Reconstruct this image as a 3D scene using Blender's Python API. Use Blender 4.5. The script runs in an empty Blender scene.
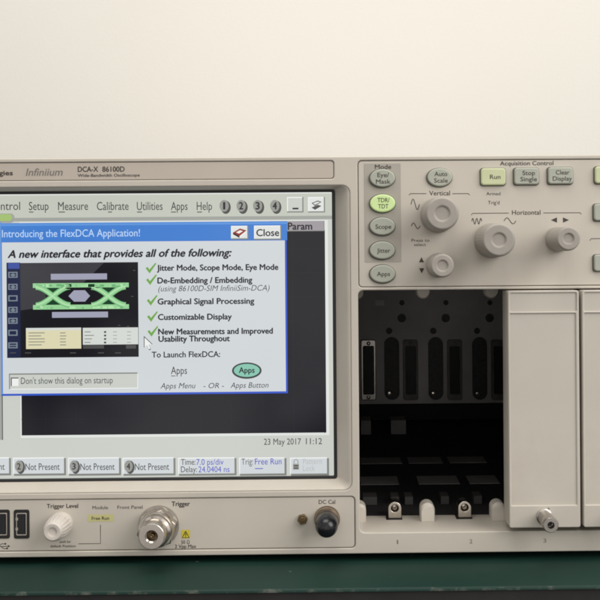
import bpy, bmesh, math, random
from mathutils import Vector, Matrix
random.seed(7)
scene = bpy.context.scene
R = math.radians

# ------------------------------------------------------------------ camera
D = 0.55                       # metres from the lens to the front of the instrument
F = 1000.0                     # focal length in photo pixels (600 px wide frame)
PPX, PPY = 352.0, 255.0        # principal point in the photo (the photo is a crop)
YAW, ROLL = R(0.66), R(0.44)
CAM = Vector((0.0, -D, 0.35))
fwd = Vector((math.sin(YAW), math.cos(YAW), 0))
r0 = Vector((math.cos(YAW), -math.sin(YAW), 0))
up0 = Vector((0, 0, 1))
cr = r0 * math.cos(ROLL) - up0 * math.sin(ROLL)
cu_ = up0 * math.cos(ROLL) + r0 * math.sin(ROLL)
cam_d = bpy.data.cameras.new('camera')
cam = bpy.data.objects.new('camera', cam_d)
scene.collection.objects.link(cam)
m = Matrix((cr, cu_, -fwd)).transposed().to_4x4()
m.translation = CAM
cam.matrix_world = m
cam_d.sensor_width = 36
cam_d.lens = 36 * F / 600
cam_d.shift_x = (300 - PPX) / 600
cam_d.shift_y = (PPY - 300) / 600
cam_d.clip_start = 0.01
cam_d.clip_end = 50
scene.camera = cam

# ------------------------------------------------------------------ light
world = bpy.data.worlds.new('World')
scene.world = world
world.use_nodes = True
bg = world.node_tree.nodes['Background']
# made-up noise patches all round, added for uneven reflections in the display
wt = world.node_tree
wtc = wt.nodes.new('ShaderNodeTexCoord')
wn = wt.nodes.new('ShaderNodeTexNoise'); wn.inputs['Scale'].default_value = 6.5; wn.inputs['Detail'].default_value = 5; wn.inputs['Roughness'].default_value = 0.55
wr = wt.nodes.new('ShaderNodeValToRGB')
wr.color_ramp.elements[0].position = 0.42; wr.color_ramp.elements[0].color = (0.12, 0.11, 0.11, 1)
wr.color_ramp.elements[1].position = 0.64; wr.color_ramp.elements[1].color = (2.1, 2.03, 1.95, 1)
wmp = wt.nodes.new('ShaderNodeMapping'); wmp.inputs['Location'].default_value = (0.0, 0.0, 0.7)
wt.links.new(wtc.outputs['Generated'], wmp.inputs['Vector']); wt.links.new(wmp.outputs['Vector'], wn.inputs['Vector'])
wt.links.new(wn.outputs['Fac'], wr.inputs['Fac'])
wt.links.new(wr.outputs['Color'], bg.inputs[0])
bg.inputs[1].default_value = 0.72

def area(name, loc, target, size, power, col, size_y=None):
    l = bpy.data.lights.new(name, 'AREA')
    l.energy = power
    l.color = col
    l.size = size
    if size_y:
        l.shape = 'RECTANGLE'
        l.size_y = size_y
    o = bpy.data.objects.new(name, l)
    scene.collection.objects.link(o)
    o.location = loc
    o.rotation_euler = (Vector(target) - Vector(loc)).to_track_quat('-Z', 'Y').to_euler()
    return o
area('window_light', (1.25, -0.95, 1.15), (0.05, 0.0, 0.35), 1.25, 22, (1.0, 0.975, 0.94), 1.25)
area('overhead_fill', (-0.2, -0.25, 1.9), (0.0, 0.3, 0.3), 1.2, 16.5, (1.0, 0.965, 0.91))  # unseen fill lamp added overhead for soft general light

scene.view_settings.view_transform = 'Standard'
scene.view_settings.look = 'None'
scene.view_settings.exposure = 0.0
scene.view_settings.gamma = 1.0
scene.render.resolution_x = 1024
scene.render.resolution_y = 1024
scene.render.engine = 'CYCLES'
scene.cycles.filter_width = 2.2

# ------------------------------------------------------------------ photo pixel -> point on the plane Y = d
def U(px, py, d=0.0):
    v = fwd + cr * ((px - PPX) / F) - cu_ * ((py - PPY) / F)
    t = (d - CAM.y) / v.y
    p = CAM + v * t
    return p.x, p.z
def S(d=0.0):
    return (D + d) / F

# ------------------------------------------------------------------ materials
def lin(c):
    c = c / 255.0
    return c / 12.92 if c <= 0.04045 else ((c + 0.055) / 1.055) ** 2.4
def srgb(r, g, b):
    return (lin(r), lin(g), lin(b), 1)

def mat(name, col, rough=0.5, metal=0.0, noise=0.06, nscale=60, bump=0.0, bscale=900, spec=0.5, emit=None, estr=0.0, coat=0.0):
    m = bpy.data.materials.new(name)
    m.use_nodes = True
    nt = m.node_tree
    p = nt.nodes['Principled BSDF']
    p.inputs['Roughness'].default_value = rough
    p.inputs['Metallic'].default_value = metal
    p.inputs['Specular IOR Level'].default_value = spec
    p.inputs['Coat Weight'].default_value = coat
    col = tuple(col[:3]) + (1,)
    tc = nt.nodes.new('ShaderNodeTexCoord')
    if noise > 0:
        n = nt.nodes.new('ShaderNodeTexNoise')
        n.inputs['Scale'].default_value = nscale
        n.inputs['Detail'].default_value = 6
        nt.links.new(tc.outputs['Object'], n.inputs['Vector'])
        r = nt.nodes.new('ShaderNodeValToRGB')
        r.color_ramp.elements[0].position = 0.3
        r.color_ramp.elements[1].position = 0.7
        r.color_ramp.elements[0].color = tuple(c * (1 - noise) for c in col[:3]) + (1,)
        r.color_ramp.elements[1].color = tuple(min(1, c * (1 + noise)) for c in col[:3]) + (1,)
        nt.links.new(n.outputs['Fac'], r.inputs['Fac'])
        nt.links.new(r.outputs['Color'], p.inputs['Base Color'])
        mr = nt.nodes.new('ShaderNodeMapRange')
        mr.inputs['To Min'].default_value = max(0.02, rough - 0.08)
        mr.inputs['To Max'].default_value = min(1, rough + 0.08)
        nt.links.new(n.outputs['Fac'], mr.inputs['Value'])
        nt.links.new(mr.outputs['Result'], p.inputs['Roughness'])
    else:
        p.inputs['Base Color'].default_value = col
    if bump > 0:
        n2 = nt.nodes.new('ShaderNodeTexNoise')
        n2.inputs['Scale'].default_value = bscale
        n2.inputs['Detail'].default_value = 3
        nt.links.new(tc.outputs['Object'], n2.inputs['Vector'])
        b = nt.nodes.new('ShaderNodeBump')
        b.inputs['Strength'].default_value = bump
        b.inputs['Distance'].default_value = 0.0003
        nt.links.new(n2.outputs['Fac'], b.inputs['Height'])
        nt.links.new(b.outputs['Normal'], p.inputs['Normal'])
    if name in ('beige_plastic', 'beige_panel', 'module_beige', 'name_strip'):
        g1 = nt.nodes.new('ShaderNodeTexNoise'); g1.inputs['Scale'].default_value = 7; g1.inputs['Detail'].default_value = 9; g1.inputs['Roughness'].default_value = 0.7
        g2 = nt.nodes.new('ShaderNodeMapRange'); g2.inputs['From Min'].default_value = 0.56; g2.inputs['From Max'].default_value = 0.76
        g2.inputs['To Max'].default_value = 0.45
        g3 = nt.nodes.new('ShaderNodeMix'); g3.data_type = 'RGBA'; g3.inputs[7].default_value = (col[0] * 0.78, col[1] * 0.74, col[2] * 0.66, 1)
        nt.links.new(tc.outputs['Object'], g1.inputs['Vector']); nt.links.new(g1.outputs['Fac'], g2.inputs['Value'])
        nt.links.new(g2.outputs['Result'], g3.inputs[0]); nt.links.new(r.outputs['Color'], g3.inputs[6])
        nt.links.new(g3.outputs[2], p.inputs['Base Color'])
    if emit:
        p.inputs['Emission Color'].default_value = emit
        p.inputs['Emission Strength'].default_value = estr
    return m

M = {}
M['beige'] = mat('beige_plastic', (0.545, 0.503, 0.437), 0.55, noise=0.035, nscale=25, bump=0.12, bscale=1800)
M['panel'] = mat('beige_panel', (0.55, 0.508, 0.442), 0.6, noise=0.03, nscale=30, bump=0.1, bscale=2500)
M['strip'] = mat('name_strip', (0.51, 0.452, 0.388), 0.5, noise=0.03, nscale=30)
M['mode'] = mat('mode_grey', (0.39, 0.362, 0.315), 0.6, noise=0.03)
M['module'] = mat('module_beige', (0.545, 0.507, 0.445), 0.5, noise=0.04, nscale=18, bump=0.1, bscale=1500)
M['knob'] = mat('knob_grey', (0.35, 0.322, 0.285), 0.5, noise=0.05, nscale=120)
M['knobwhite'] = mat('knob_pale', (0.60, 0.555, 0.50), 0.4, noise=0.05, nscale=120)
M['ink'] = mat('dark_ink', (0.05, 0.042, 0.034), 0.7, noise=0)
M['inkgrey'] = mat('grey_ink', (0.20, 0.18, 0.16), 0.6, noise=0)
M['groove'] = mat('groove_dark', (0.20, 0.175, 0.14), 0.7, noise=0)
M['button'] = mat('button_grey', (0.40, 0.415, 0.35), 0.45, noise=0.04, nscale=100)
M['buttonlit'] = mat('button_lit', (0.52, 0.62, 0.32), 0.45, noise=0.04, nscale=100, emit=(0.42, 0.66, 0.18, 1), estr=0.26)
M['runlit'] = mat('run_lit', (0.52, 0.55, 0.34), 0.45, noise=0.04, nscale=100, emit=(0.5, 0.6, 0.25, 1), estr=0.08)
M['recess_shade'] = mat('button_recess_shade', (0.12, 0.12, 0.095), 0.6, noise=0)  # dark colour standing in for the shaded recess round a button
M['yellowlab'] = mat('yellow_label', (0.55, 0.52, 0.24), 0.6, noise=0.03)
M['warn'] = mat('warning_yellow', (0.62, 0.52, 0.04), 0.6, noise=0)
M['black'] = mat('black_plastic', (0.012, 0.012, 0.012), 0.5, noise=0.1)
M['gloss'] = mat('glossy_black', (0.008, 0.009, 0.012), 0.24, noise=0, coat=0.0)
M['cavity'] = mat('bay_dark', (0.016, 0.015, 0.0155), 0.7, noise=0.15)
M['bayplate'] = mat('bay_metal', (0.66, 0.62, 0.60), 0.55, metal=0.0, noise=0.15, nscale=20)
M['bayback'] = mat('bay_backing', (0.10, 0.094, 0.094), 0.6, noise=0.25, nscale=500)
M['bayrail'] = mat('bay_rail', (0.24, 0.228, 0.22), 0.55, noise=0.2, nscale=40)
M['springtab'] = mat('spring_tab', (0.05, 0.047, 0.045), 0.5, noise=0.2, nscale=60)
M['metal'] = mat('nickel', (0.56, 0.515, 0.46), 0.22, metal=1.0, noise=0.1, nscale=200)
M['metaldull'] = mat('dull_nickel', (0.50, 0.47, 0.43), 0.34, metal=1.0, noise=0.12, nscale=250)
M['bronze'] = mat('aged_ring', (0.30, 0.245, 0.19), 0.33, metal=1.0, noise=0.12, nscale=250)
M['brass'] = mat('old_brass', (0.16, 0.115, 0.06), 0.4, metal=0.9, noise=0.15, nscale=250)
M['peg'] = mat('peg_plastic', (0.56, 0.52, 0.455), 0.45, noise=0.04)
M['sticker'] = mat('sticker', (0.9, 0.87, 0.82), 0.6, noise=0.05)

def smat(name, r, g, b, k=1.0):
    """a lit patch of the display"""
    m = bpy.data.materials.new('display_' + name)
    m.use_nodes = True
    p = m.node_tree.nodes['Principled BSDF']
    p.inputs['Base Color'].default_value = (0.006, 0.006, 0.008, 1)
    p.inputs['Roughness'].default_value = 0.07
    p.inputs['Specular IOR Level'].default_value = 0.26
    p.inputs['Emission Color'].default_value = srgb(r, g, b)
    p.inputs['Emission Strength'].default_value = k
    M['s_' + name] = m
smat('grey', 200, 204, 197)
smat('menu', 194, 198, 186)
smat('body', 207, 212, 215)
smat('light', 222, 225, 221)
smat('white', 236, 238, 235)
smat('shade', 128, 130, 124)
smat('mid', 160, 162, 156)
smat('plot', 13, 12, 21)
smat('grid', 24, 23, 29)
smat('text', 34, 34, 40)
smat('thin', 74, 74, 72)
smat('blue', 62, 124, 205)
smat('bluelight', 92, 148, 218)
smat('blueedge', 48, 84, 196)
smat('title', 186, 212, 244)
smat('tab', 158, 152, 156)
smat('val', 66, 74, 190)
smat('circ', 76, 76, 74)
smat('circlight', 150, 150, 144)
smat('check', 112, 166, 68)
smat('eye', 150, 208, 150)
smat('eyedark', 18, 62, 34)
smat('eyemid', 108, 176, 116)
smat('eyehi', 178, 226, 172)
smat('lav', 160, 160, 180)
smat('pic', 18, 18, 22)
smat('picgrey', 60, 60, 64)
smat('navy', 26, 34, 66)
smat('navyhi', 62, 82, 160)
smat('icon', 118, 130, 142)
smat('cream', 220, 214, 178)
smat('panelw', 212, 216, 210)
smat('appsb', 134, 196, 174)
smat('appsrim', 58, 66, 66)
smat('red', 150, 44, 30)
smat('green', 160, 190, 110)
smat('disabled', 186, 188, 186)

# ------------------------------------------------------------------ mesh collecting
col = scene.collection
WLOC = {}
class MB:
    def __init__(self):
        self.v, self.f, self.fm, self.mats = [], [], [], []
    def mi(self, key):
        if key not in self.mats:
            self.mats.append(key)
        return self.mats.index(key)
    def add(self, verts, faces, key):
        b = len(self.v)
        i = self.mi(key)
        self.v += [tuple(p) for p in verts]
        for f in faces:
            self.f.append([b + k for k in f])
            self.fm.append(i)
        return self
    def build(self, name, parent=None, origin=None, smooth=35):
        xs = [p[0] for p in self.v]; ys = [p[1] for p in self.v]; zs = [p[2] for p in self.v]
        c = Vector(((min(xs) + max(xs)) / 2, (min(ys) + max(ys)) / 2, (min(zs) + max(zs)) / 2)) if origin is None else Vector(origin)
        me = bpy.data.meshes.new(name)
        me.from_pydata([(p[0] - c.x, p[1] - c.y, p[2] - c.z) for p in self.v], [], self.f)
        for k in self.mats:
            me.materials.append(M[k])
        me.polygons.foreach_set('material_index', self.fm)
        me.update()
        if smooth:
            me.shade_smooth()
            me.set_sharp_from_angle(angle=R(smooth))
        o = bpy.data.objects.new(name, me)
        col.objects.link(o)
        if parent is not None:
            o.parent = parent
            o.location = c - WLOC[parent.name]
        else:
            o.location = c
        WLOC[o.name] = c.copy()
        return o

def empty(name, loc):
    o = bpy.data.objects.new(name, None)
    o.empty_display_size = 0.05
    col.objects.link(o)
    o.location = loc
    WLOC[o.name] = Vector(loc)
    return o
def tag(o, label=None, cat=None, group=None, kind=None):
    if label: o['label'] = label
    if cat: o['category'] = cat
    if group: o['group'] = group
    if kind: o['kind'] = kind
    return o

# --- 2D outlines in metres (x, z)
def box2(x0, y0, x1, y1, d=0.0):
    xm, ym = (x0 + x1) / 2, (y0 + y1) / 2
    return U(x0, ym, d)[0], U(xm, y1, d)[1], U(x1, ym, d)[0], U(xm, y0, d)[1]
def rr_m(X0, Z0, X1, Z1, r, n=6):
    r = min(r, (X1 - X0) / 2 - 1e-6, (Z1 - Z0) / 2 - 1e-6)
    pts = []
    for cx, cz, a0 in ((X1 - r, Z1 - r, 0), (X0 + r, Z1 - r, 90), (X0 + r, Z0 + r, 180), (X1 - r, Z0 + r, 270)):
        for k in range(n + 1):
            a = R(a0 + 90 * k / n)
            pts.append((cx + r * math.cos(a), cz + r * math.sin(a)))
    return pts
def rr(x0, y0, x1, y1, r, d=0.0, n=6):
    X0, Z0, X1, Z1 = box2(x0, y0, x1, y1, d)
    return rr_m(X0, Z0, X1, Z1, r * S(d), n)
def ell(cx, cy, rx, ry, d=0.0, n=40, dx=0, dy=0):
    X, Z = U(cx, cy, d)
    s = S(d)
    return [(X + rx * s * math.cos(2 * math.pi * k / n), Z + ry * s * math.sin(2 * math.pi * k / n)) for k in range(n)]
def shape(pts, d=0.0):
    """polygon given in photo pixels; placed by its centre, kept square to the panel"""
    xs = [p[0] for p in pts]; ys = [p[1] for p in pts]
    cx, cy = (min(xs) + max(xs)) / 2, (min(ys) + max(ys)) / 2
    X, Z = U(cx, cy, d)
    s = S(d)
    return [(X + (x - cx) * s, Z - (y - cy) * s) for x, y in pts]

def _mesh_of(o):
    col.objects.link(o)
    bpy.context.view_layer.update()
    ev = o.evaluated_get(bpy.context.evaluated_depsgraph_get())
    me = ev.to_mesh()
    v = [tuple(p.co) for p in me.vertices]
    f = [list(p.vertices) for p in me.polygons]
    ev.to_mesh_clear()
    dat = o.data
    bpy.data.objects.remove(o)
    bpy.data.curves.remove(dat)
    return v, f

def plate(mb, loops, y, th, key, bevel=0.0, res=2):
    """solid plate: loops[0] outline, the rest holes; front face at depth y, thickness th"""
    cu = bpy.data.curves.new('c', 'CURVE')
    cu.dimensions = '2D'
    cu.fill_mode = 'BOTH'
    cu.extrude = th / 2 - bevel
    cu.bevel_depth = bevel
    cu.bevel_resolution = res
    cu.offset = -bevel
    for L in loops:
        sp = cu.splines.new('POLY')
        sp.points.add(len(L) - 1)
        for p, q in zip(sp.points, L):
            p.co = (q[0], q[1], 0, 1)
        sp.use_cyclic_u = True
    v, f = _mesh_of(bpy.data.objects.new('c', cu))
    mb.add([(a, y + th / 2 - c, b) for a, b, c in v], f, key)
    return mb

def flat(mb, loop, y, key):
    """one-sided patch facing the viewer"""
    n = len(loop)
    ar = sum(loop[i][0] * loop[(i + 1) % n][1] - loop[(i + 1) % n][0] * loop[i][1] for i in range(n))
    if ar < 0:
        loop = loop[::-1]
    mb.add([(p[0], y, p[1]) for p in loop], [list(range(n))], key)
    return mb
def frect(mb, x0, y0, x1, y1, y, key, d=None):
    d = y if d is None else d
    X0, Z0, X1, Z1 = box2(x0, y0, x1, y1, d)
    return flat(mb, [(X0, Z0), (X1, Z0), (X1, Z1), (X0, Z1)], y, key)
def stroke(mb, pts, w, y, key):
    P = shape(pts, y)
    hw = w * S(y) / 2
    n = len(P)
    L, Rr = [], []
    for i in range(n):
        a = P[max(0, i - 1)]; b = P[min(n - 1, i + 1)]
        dx, dz = b[0] - a[0], b[1] - a[1]
        l = math.hypot(dx, dz) or 1
        nx, nz = -dz / l * hw, dx / l * hw
        L.append((P[i][0] + nx, P[i][1] + nz)); Rr.append((P[i][0] - nx, P[i][1] - nz))
    v = [(p[0], y, p[1]) for p in Rr] + [(p[0], y, p[1]) for p in L]
    mb.add(v, [[i, i + 1, n + i + 1, n + i] for i in range(n - 1)], key)
    return mb
_tc = {}
def text(mb, s, x0, x1, base, cap, y, key, bold=0.0, shear=0.0):
    k = (s, min(0.0, bold), shear)
    if k not in _tc:
        cu = bpy.data.curves.new('t', 'FONT')
        cu.body = s
        cu.size = 1
        cu.shear = shear
        cu.offset = min(0.0, bold)
        cu.resolution_u = 3
        _tc[k] = _mesh_of(bpy.data.objects.new('t', cu))
    v, f = _tc[k]
    xs = [p[0] for p in v]
    a, b = min(xs), max(xs)
    s_ = S(y)
    X, Z = U((x0 + x1) / 2, base, y)
    kx = (x1 - x0) * s_ / (b - a)
    kz = cap * s_ / 0.70
    w = bold * 1.6 * kz
    for j, (ox, oz) in enumerate(((0, 0),) if bold <= 0 else ((-w, 0), (w, 0), (0, w * 0.8), (0, -w * 0.8))):
        mb.add([(X + (p[0] - (a + b) / 2) * kx + ox, y - j * 4e-6, Z + p[1] * kz + oz) for p in v], f, key)
    return mb
def lathe(mb, cx, cy, prof, key, n=48, flute=None, d=0.0, closed=True, ang=0.0):
    """turned about the axis square to the panel; prof = [(radius px, depth Y in metres)] from the back to the front"""
    X, Z = U(cx, cy, d)
    s = S(d)
    v = []
    for j, (r, yy) in enumerate(prof):
        for k in range(n):
            a = 2 * math.pi * k / n + ang
            q = r
            if flute and flute[0] <= j <= flute[1]:
                q = r * (1 + flute[2] * math.cos(flute[3] * a))
            v.append((X + q * s * math.cos(a), yy, Z + q * s * math.sin(a)))
    f = []
    for j in range(len(prof) - 1):
        for k in range(n):
            k2 = (k + 1) % n
            f.append([j * n + k, j * n + k2, (j + 1) * n + k2, (j + 1) * n + k])
    f.append([(len(prof) - 1) * n + k for k in range(n)])
    f.append([k for k in range(n)][::-1])
    mb.add(v, f, key)
    return mb
def boxm(mb, x0, x1, y0, y1, z0, z1, key):
    v = [(x, y, z) for z in (z0, z1) for y in (y0, y1) for x in (x0, x1)]
    mb.add(v, [[0, 2, 3, 1], [4, 5, 7, 6], [0, 1, 5, 4], [2, 6, 7, 3], [0, 4, 6, 2], [1, 3, 7, 5]], key)
    return mb

# ================================================================== SETTING: wall, bench
ZB = U(300, 554.5, 0)[1]              # underside of the instrument front
ZT = ZB - 0.0042                      # bench top
EDGE = -0.0440

wm = bpy.data.materials.new('cream_wall')
wm.use_nodes = True
nt = wm.node_tree
p = nt.nodes['Principled BSDF']
p.inputs['Roughness'].default_value = 0.85
tc = nt.nodes.new('ShaderNodeTexCoord')
n1 = nt.nodes.new('ShaderNodeTexNoise'); n1.inputs['Scale'].default_value = 3.0; n1.inputs['Detail'].default_value = 8
rp = nt.nodes.new('ShaderNodeValToRGB')
rp.color_ramp.elements[0].color = (0.735, 0.714, 0.662, 1)
rp.color_ramp.elements[1].color = (0.765, 0.744, 0.692, 1)
n2 = nt.nodes.new('ShaderNodeTexNoise'); n2.inputs['Scale'].default_value = 260; n2.inputs['Detail'].default_value = 4
bp = nt.nodes.new('ShaderNodeBump'); bp.inputs['Strength'].default_value = 0.15; bp.inputs['Distance'].default_value = 0.001
nt.links.new(tc.outputs['Object'], n1.inputs['Vector']); nt.links.new(n1.outputs['Fac'], rp.inputs['Fac'])
nt.links.new(rp.outputs['Color'], p.inputs['Base Color'])
nt.links.new(tc.outputs['Object'], n2.inputs['Vector']); nt.links.new(n2.outputs['Fac'], bp.inputs['Height'])
nt.links.new(bp.outputs['Normal'], p.inputs['Normal'])
M['wall'] = wm
w = MB()
boxm(w, -1.6, 1.6, 0.66, 0.76, ZT - 0.75, ZT + 1.8, 'wall')
tag(w.build('wall', smooth=0), 'plain cream painted wall behind the beige instrument', 'wall', kind='structure')

# green bench top with a worn, chipped front edge
gm = bpy.data.materials.new('green_laminate')
gm.use_nodes = True
nt = gm.node_tree
p = nt.nodes['Principled BSDF']
tc = nt.nodes.new('ShaderNodeTexCoord')
def nd(t, **kw):
    n = nt.nodes.new(t)
    for k, v in kw.items():
        n.inputs[k].default_value = v
    return n
na = nd('ShaderNodeTexNoise', Scale=9.0, Detail=8.0)
ra = nt.nodes.new('ShaderNodeValToRGB')
ra.color_ramp.elements[0].position = 0.35; ra.color_ramp.elements[1].position = 0.7
ra.color_ramp.elements[0].color = (0.004, 0.024, 0.0175, 1)
ra.color_ramp.elements[1].color = (0.0075, 0.034, 0.025, 1)
nb = nd('ShaderNodeTexNoise', Scale=70.0, Detail=8.0, Roughness=0.7)
sep = nt.nodes.new('ShaderNodeSeparateXYZ')
edge = nt.nodes.new('ShaderNodeMapRange')        # 1 at the front edge, 0 a few millimetres back
edge.inputs['From Min'].default_value = EDGE + 0.0025
edge.inputs['From Max'].default_value = EDGE
add = nt.nodes.new('ShaderNodeMath'); add.operation = 'MULTIPLY_ADD'; add.inputs[1].default_value = 0.22
thr = nt.nodes.new('ShaderNodeMapRange'); thr.inputs['From Min'].default_value = 0.72; thr.inputs['From Max'].default_value = 0.84
mx = nt.nodes.new('ShaderNodeMix'); mx.data_type = 'RGBA'
mx.inputs[7].default_value = (0.085, 0.095, 0.08, 1)
nt.links.new(tc.outputs['Object'], na.inputs['Vector']); nt.links.new(na.outputs['Fac'], ra.inputs['Fac'])
nt.links.new(tc.outputs['Object'], nb.inputs['Vector'])
nt.links.new(tc.outputs['Object'], sep.inputs[0]); nt.links.new(sep.outputs['Y'], edge.inputs['Value'])
nt.links.new(edge.outputs['Result'], add.inputs[0]); nt.links.new(nb.outputs['Fac'], add.inputs[2])
nt.links.new(add.outputs['Value'], thr.inputs['Value']); nt.links.new(thr.outputs['Result'], mx.inputs[0])
nt.links.new(ra.outputs['Color'], mx.inputs[6])
vo = nd('ShaderNodeTexVoronoi', Scale=75.0)
vm = nt.nodes.new('ShaderNodeMapRange'); vm.inputs['From Min'].default_value = 0.075; vm.inputs['From Max'].default_value = 0.03
vs = nt.nodes.new('ShaderNodeSeparateXYZ'); vk = nt.nodes.new('ShaderNodeMath'); vk.operation = 'GREATER_THAN'; vk.inputs[1].default_value = 0.72
vx = nt.nodes.new('ShaderNodeMath'); vx.operation = 'MULTIPLY'
mx2 = nt.nodes.new('ShaderNodeMix'); mx2.data_type = 'RGBA'; mx2.inputs[7].default_value = (0.16, 0.17, 0.15, 1)
nt.links.new(tc.outputs['Object'], vo.inputs['Vector']); nt.links.new(vo.outputs['Distance'], vm.inputs['Value'])
nt.links.new(vo.outputs['Color'], vs.inputs[0]); nt.links.new(vs.outputs['X'], vk.inputs[0])
nt.links.new(vm.outputs['Result'], vx.inputs[0]); nt.links.new(vk.outputs['Value'], vx.inputs[1])
nt.links.new(vx.outputs['Value'], mx2.inputs[0]); nt.links.new(mx.outputs[2], mx2.inputs[6])
nt.links.new(mx2.outputs[2], p.inputs['Base Color'])
p.inputs['Roughness'].default_value = 0.55
p.inputs['Specular IOR Level'].default_value = 0.3
M['green'] = gm
M['board'] = mat('dark_edge', (0.012, 0.011, 0.011), 0.7, noise=0.4, nscale=60)

bench = empty('workbench', (0, 0.3, ZT - 0.75))
tag(bench, 'workbench with worn dark green top and black front edge under the instrument', 'workbench')
t = MB()
TW = 0.75
# rolled front edge
prof = [(0.64, ZT), (EDGE + 0.0015, ZT)] + [(EDGE + 0.0015 - 0.0015 * math.sin(R(a)), ZT - 0.0015 + 0.0015 * math.cos(R(a))) for a in (30, 60, 90)] + [(EDGE, ZT - 0.0019), (0.64, ZT - 0.0019)]
v = [(-TW, y, z) for y, z in prof] + [(TW, y, z) for y, z in prof]
n = len(prof)
t.add(v, [[i, (i + 1) % n, n + (i + 1) % n, n + i] for i in range(n)] + [list(range(n))[::-1], [n + i for i in range(n)]], 'green')
t.build('bench_top', bench, origin=(0, 0, ZT))
t = MB(); boxm(t, -TW, TW, EDGE + 0.0012, 0.64, ZT - 0.034, ZT - 0.0020, 'board'); t.build('edge_board', bench)
for sx in (-1, 1):
    for y0 in (0.02, 0.56):
        t = MB(); boxm(t, sx * 0.68 - 0.025, sx * 0.68 + 0.025, y0, y0 + 0.05, ZT - 0.75, ZT - 0.0341, 'board'); t.build('leg', bench)
g = MB(); boxm(g, -2.5, 2.5, -2.5, 0.66, ZT - 0.80, ZT - 0.7505, 'board')
tag(g.build('floor', smooth=0), 'dark floor under the bench', 'floor', kind='structure')

# ================================================================== OSCILLOSCOPE
scope = empty('oscilloscope', (U(290, 400)[0], 0.28, ZT))
tag(scope, 'wide beige bench oscilloscope with lit screen, knobs and two open module slots', 'oscilloscope')

# ---- front frame
STRIP = (-80, 161.8, 334, 180.2)
DISH = (-62, 186.5, 351, 492.5)
INP = (-80, 498.6, 355.3, 550.6)
CTRL = (358, 159.4, 664, 286.3)
BAY = (359, 289.2, 655, 531.2)
frame = MB()
plate(frame, [rr(-88, 156.8, 672, 554.5, 5), rr(*STRIP, 3), rr(*DISH, 8), rr(*INP, 4), rr(*CTRL, 4), rr(*BAY, 5)], 0.0, 0.036, 'beige', 0.0006, 3)
# slot numbers on the sill
for s, x, yb in (('1', 397.6, 544), ('2', 471, 543.4), ('3', 544.8, 542.6), ('4', 618.5, 542)):
    text(frame, s, x - (0.7 if s == '1' else 1.5), x + (0.7 if s == '1' else 1.5), yb, 4.2, -0.0001, 'inkgrey')
frame.build('front_frame', scope)
# ---- case behind it
case = MB()
oc = rr(-85, 159.5, 669, 551, 4)
ic = rr(-80, 164, 664, 546, 3)
plate(case, [oc, ic], 0.0362, 0.50, 'beige', 0.0005)
plate(case, [oc], 0.5365, 0.004, 'beige')
case.build('case', scope)
for x in (-60, 640):
    for yy in (0.02, 0.48):
        ft = MB(); X = U(x, 553)[0]; boxm(ft, X - 0.011, X + 0.011, yy, yy + 0.022, ZT + 0.0001, U(300, 550.9)[1], 'black'); ft.build('foot', scope)

# ---- name strip with lettering
def inset(box, k=0.9):
    return (box[0] + k, box[1] + k, box[2] - k, box[3] - k)
ns = MB(); plate(ns, [rr(*inset(STRIP, 0.55), 3)], 0.0005, 0.006, 'strip', 0.0003); plate(ns, [rr(*inset(STRIP, 0.1), 3)], 0.0013, 0.004, 'groove')
ns = ns.build('name_strip', scope)
lt = MB(); Y = 0.0004
text(lt, 'Technologies', -36, 12.5, 175.3, 4.7, Y, 'ink', 0.02)
text(lt, 'Infiniium', 26, 62.5, 175.6, 7.4, Y, 'inkgrey', 0.006, 0.22)
text(lt, 'DCA-X', 78, 98, 171.7, 5.2, Y, 'ink', 0.012)
text(lt, '86100D', 102.5, 124.5, 171.6, 5.2, Y, 'ink', 0.012)
text(lt, 'Wide-Bandwidth Oscilloscope', 78, 139.5, 176.6, 2.9, Y, 'ink', 0.01)
lt.build('lettering', ns, smooth=0)

# ---- screen surround (dish) and gasket
YD = 0.0095
dish = MB()
def loop_at(t):
    e = DISH; i = (-48, 190.8, 335.8, 480.4)
    b = [e[k] + (i[k] - e[k]) * t for k in range(4)]
    return b
steps = [(0.0, 0.012, 0), (0.0, 0.0008, 0), (0.06, 0.0003, 0), (0.16, 0.0006, 0), (0.3, 0.0018, 0), (0.75, 0.0068, 0), (0.93, 0.0086, 0), (1.0, YD, 0)]
loops = []
for t_, y_, _ in steps:
    b = loop_at(t_)
    loops.append([(x, y_, z) for x, z in rr(*b, 8 - 5.5 * t_, y_ if t_ > 0 else 0.0)])
v = [p for L in loops for p in L]
n = len(loops[0])
f = []
for j in range(len(loops) - 1):
    for k in range(n):
        k2 = (k + 1) % n
        f.append([j * n + k, j * n + k2, (j + 1) * n + k2, (j + 1) * n + k])
dish.add(v, f, 'beige')
dish.build('screen_surround', scope, smooth=50)
ga = MB(); plate(ga, [rr(-52, 188, 339, 483, 2, YD), rr(-45, 193.3, 332.9, 478.0, 1, YD)], YD - 0.0004, 0.003, 'black', 0.0003)
ga.build('screen_gasket', scope)

# ---- the display itself
Y0 = 0.0112
dz = 0.00012
def L(k): return Y0 - k * dz
sc = MB(); plate(sc, [rr(-47, 191.5, 335, 480.5, 1, Y0)], Y0, 0.004, 's_grey')
screen = sc.build('screen', scope, smooth=0)

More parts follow.
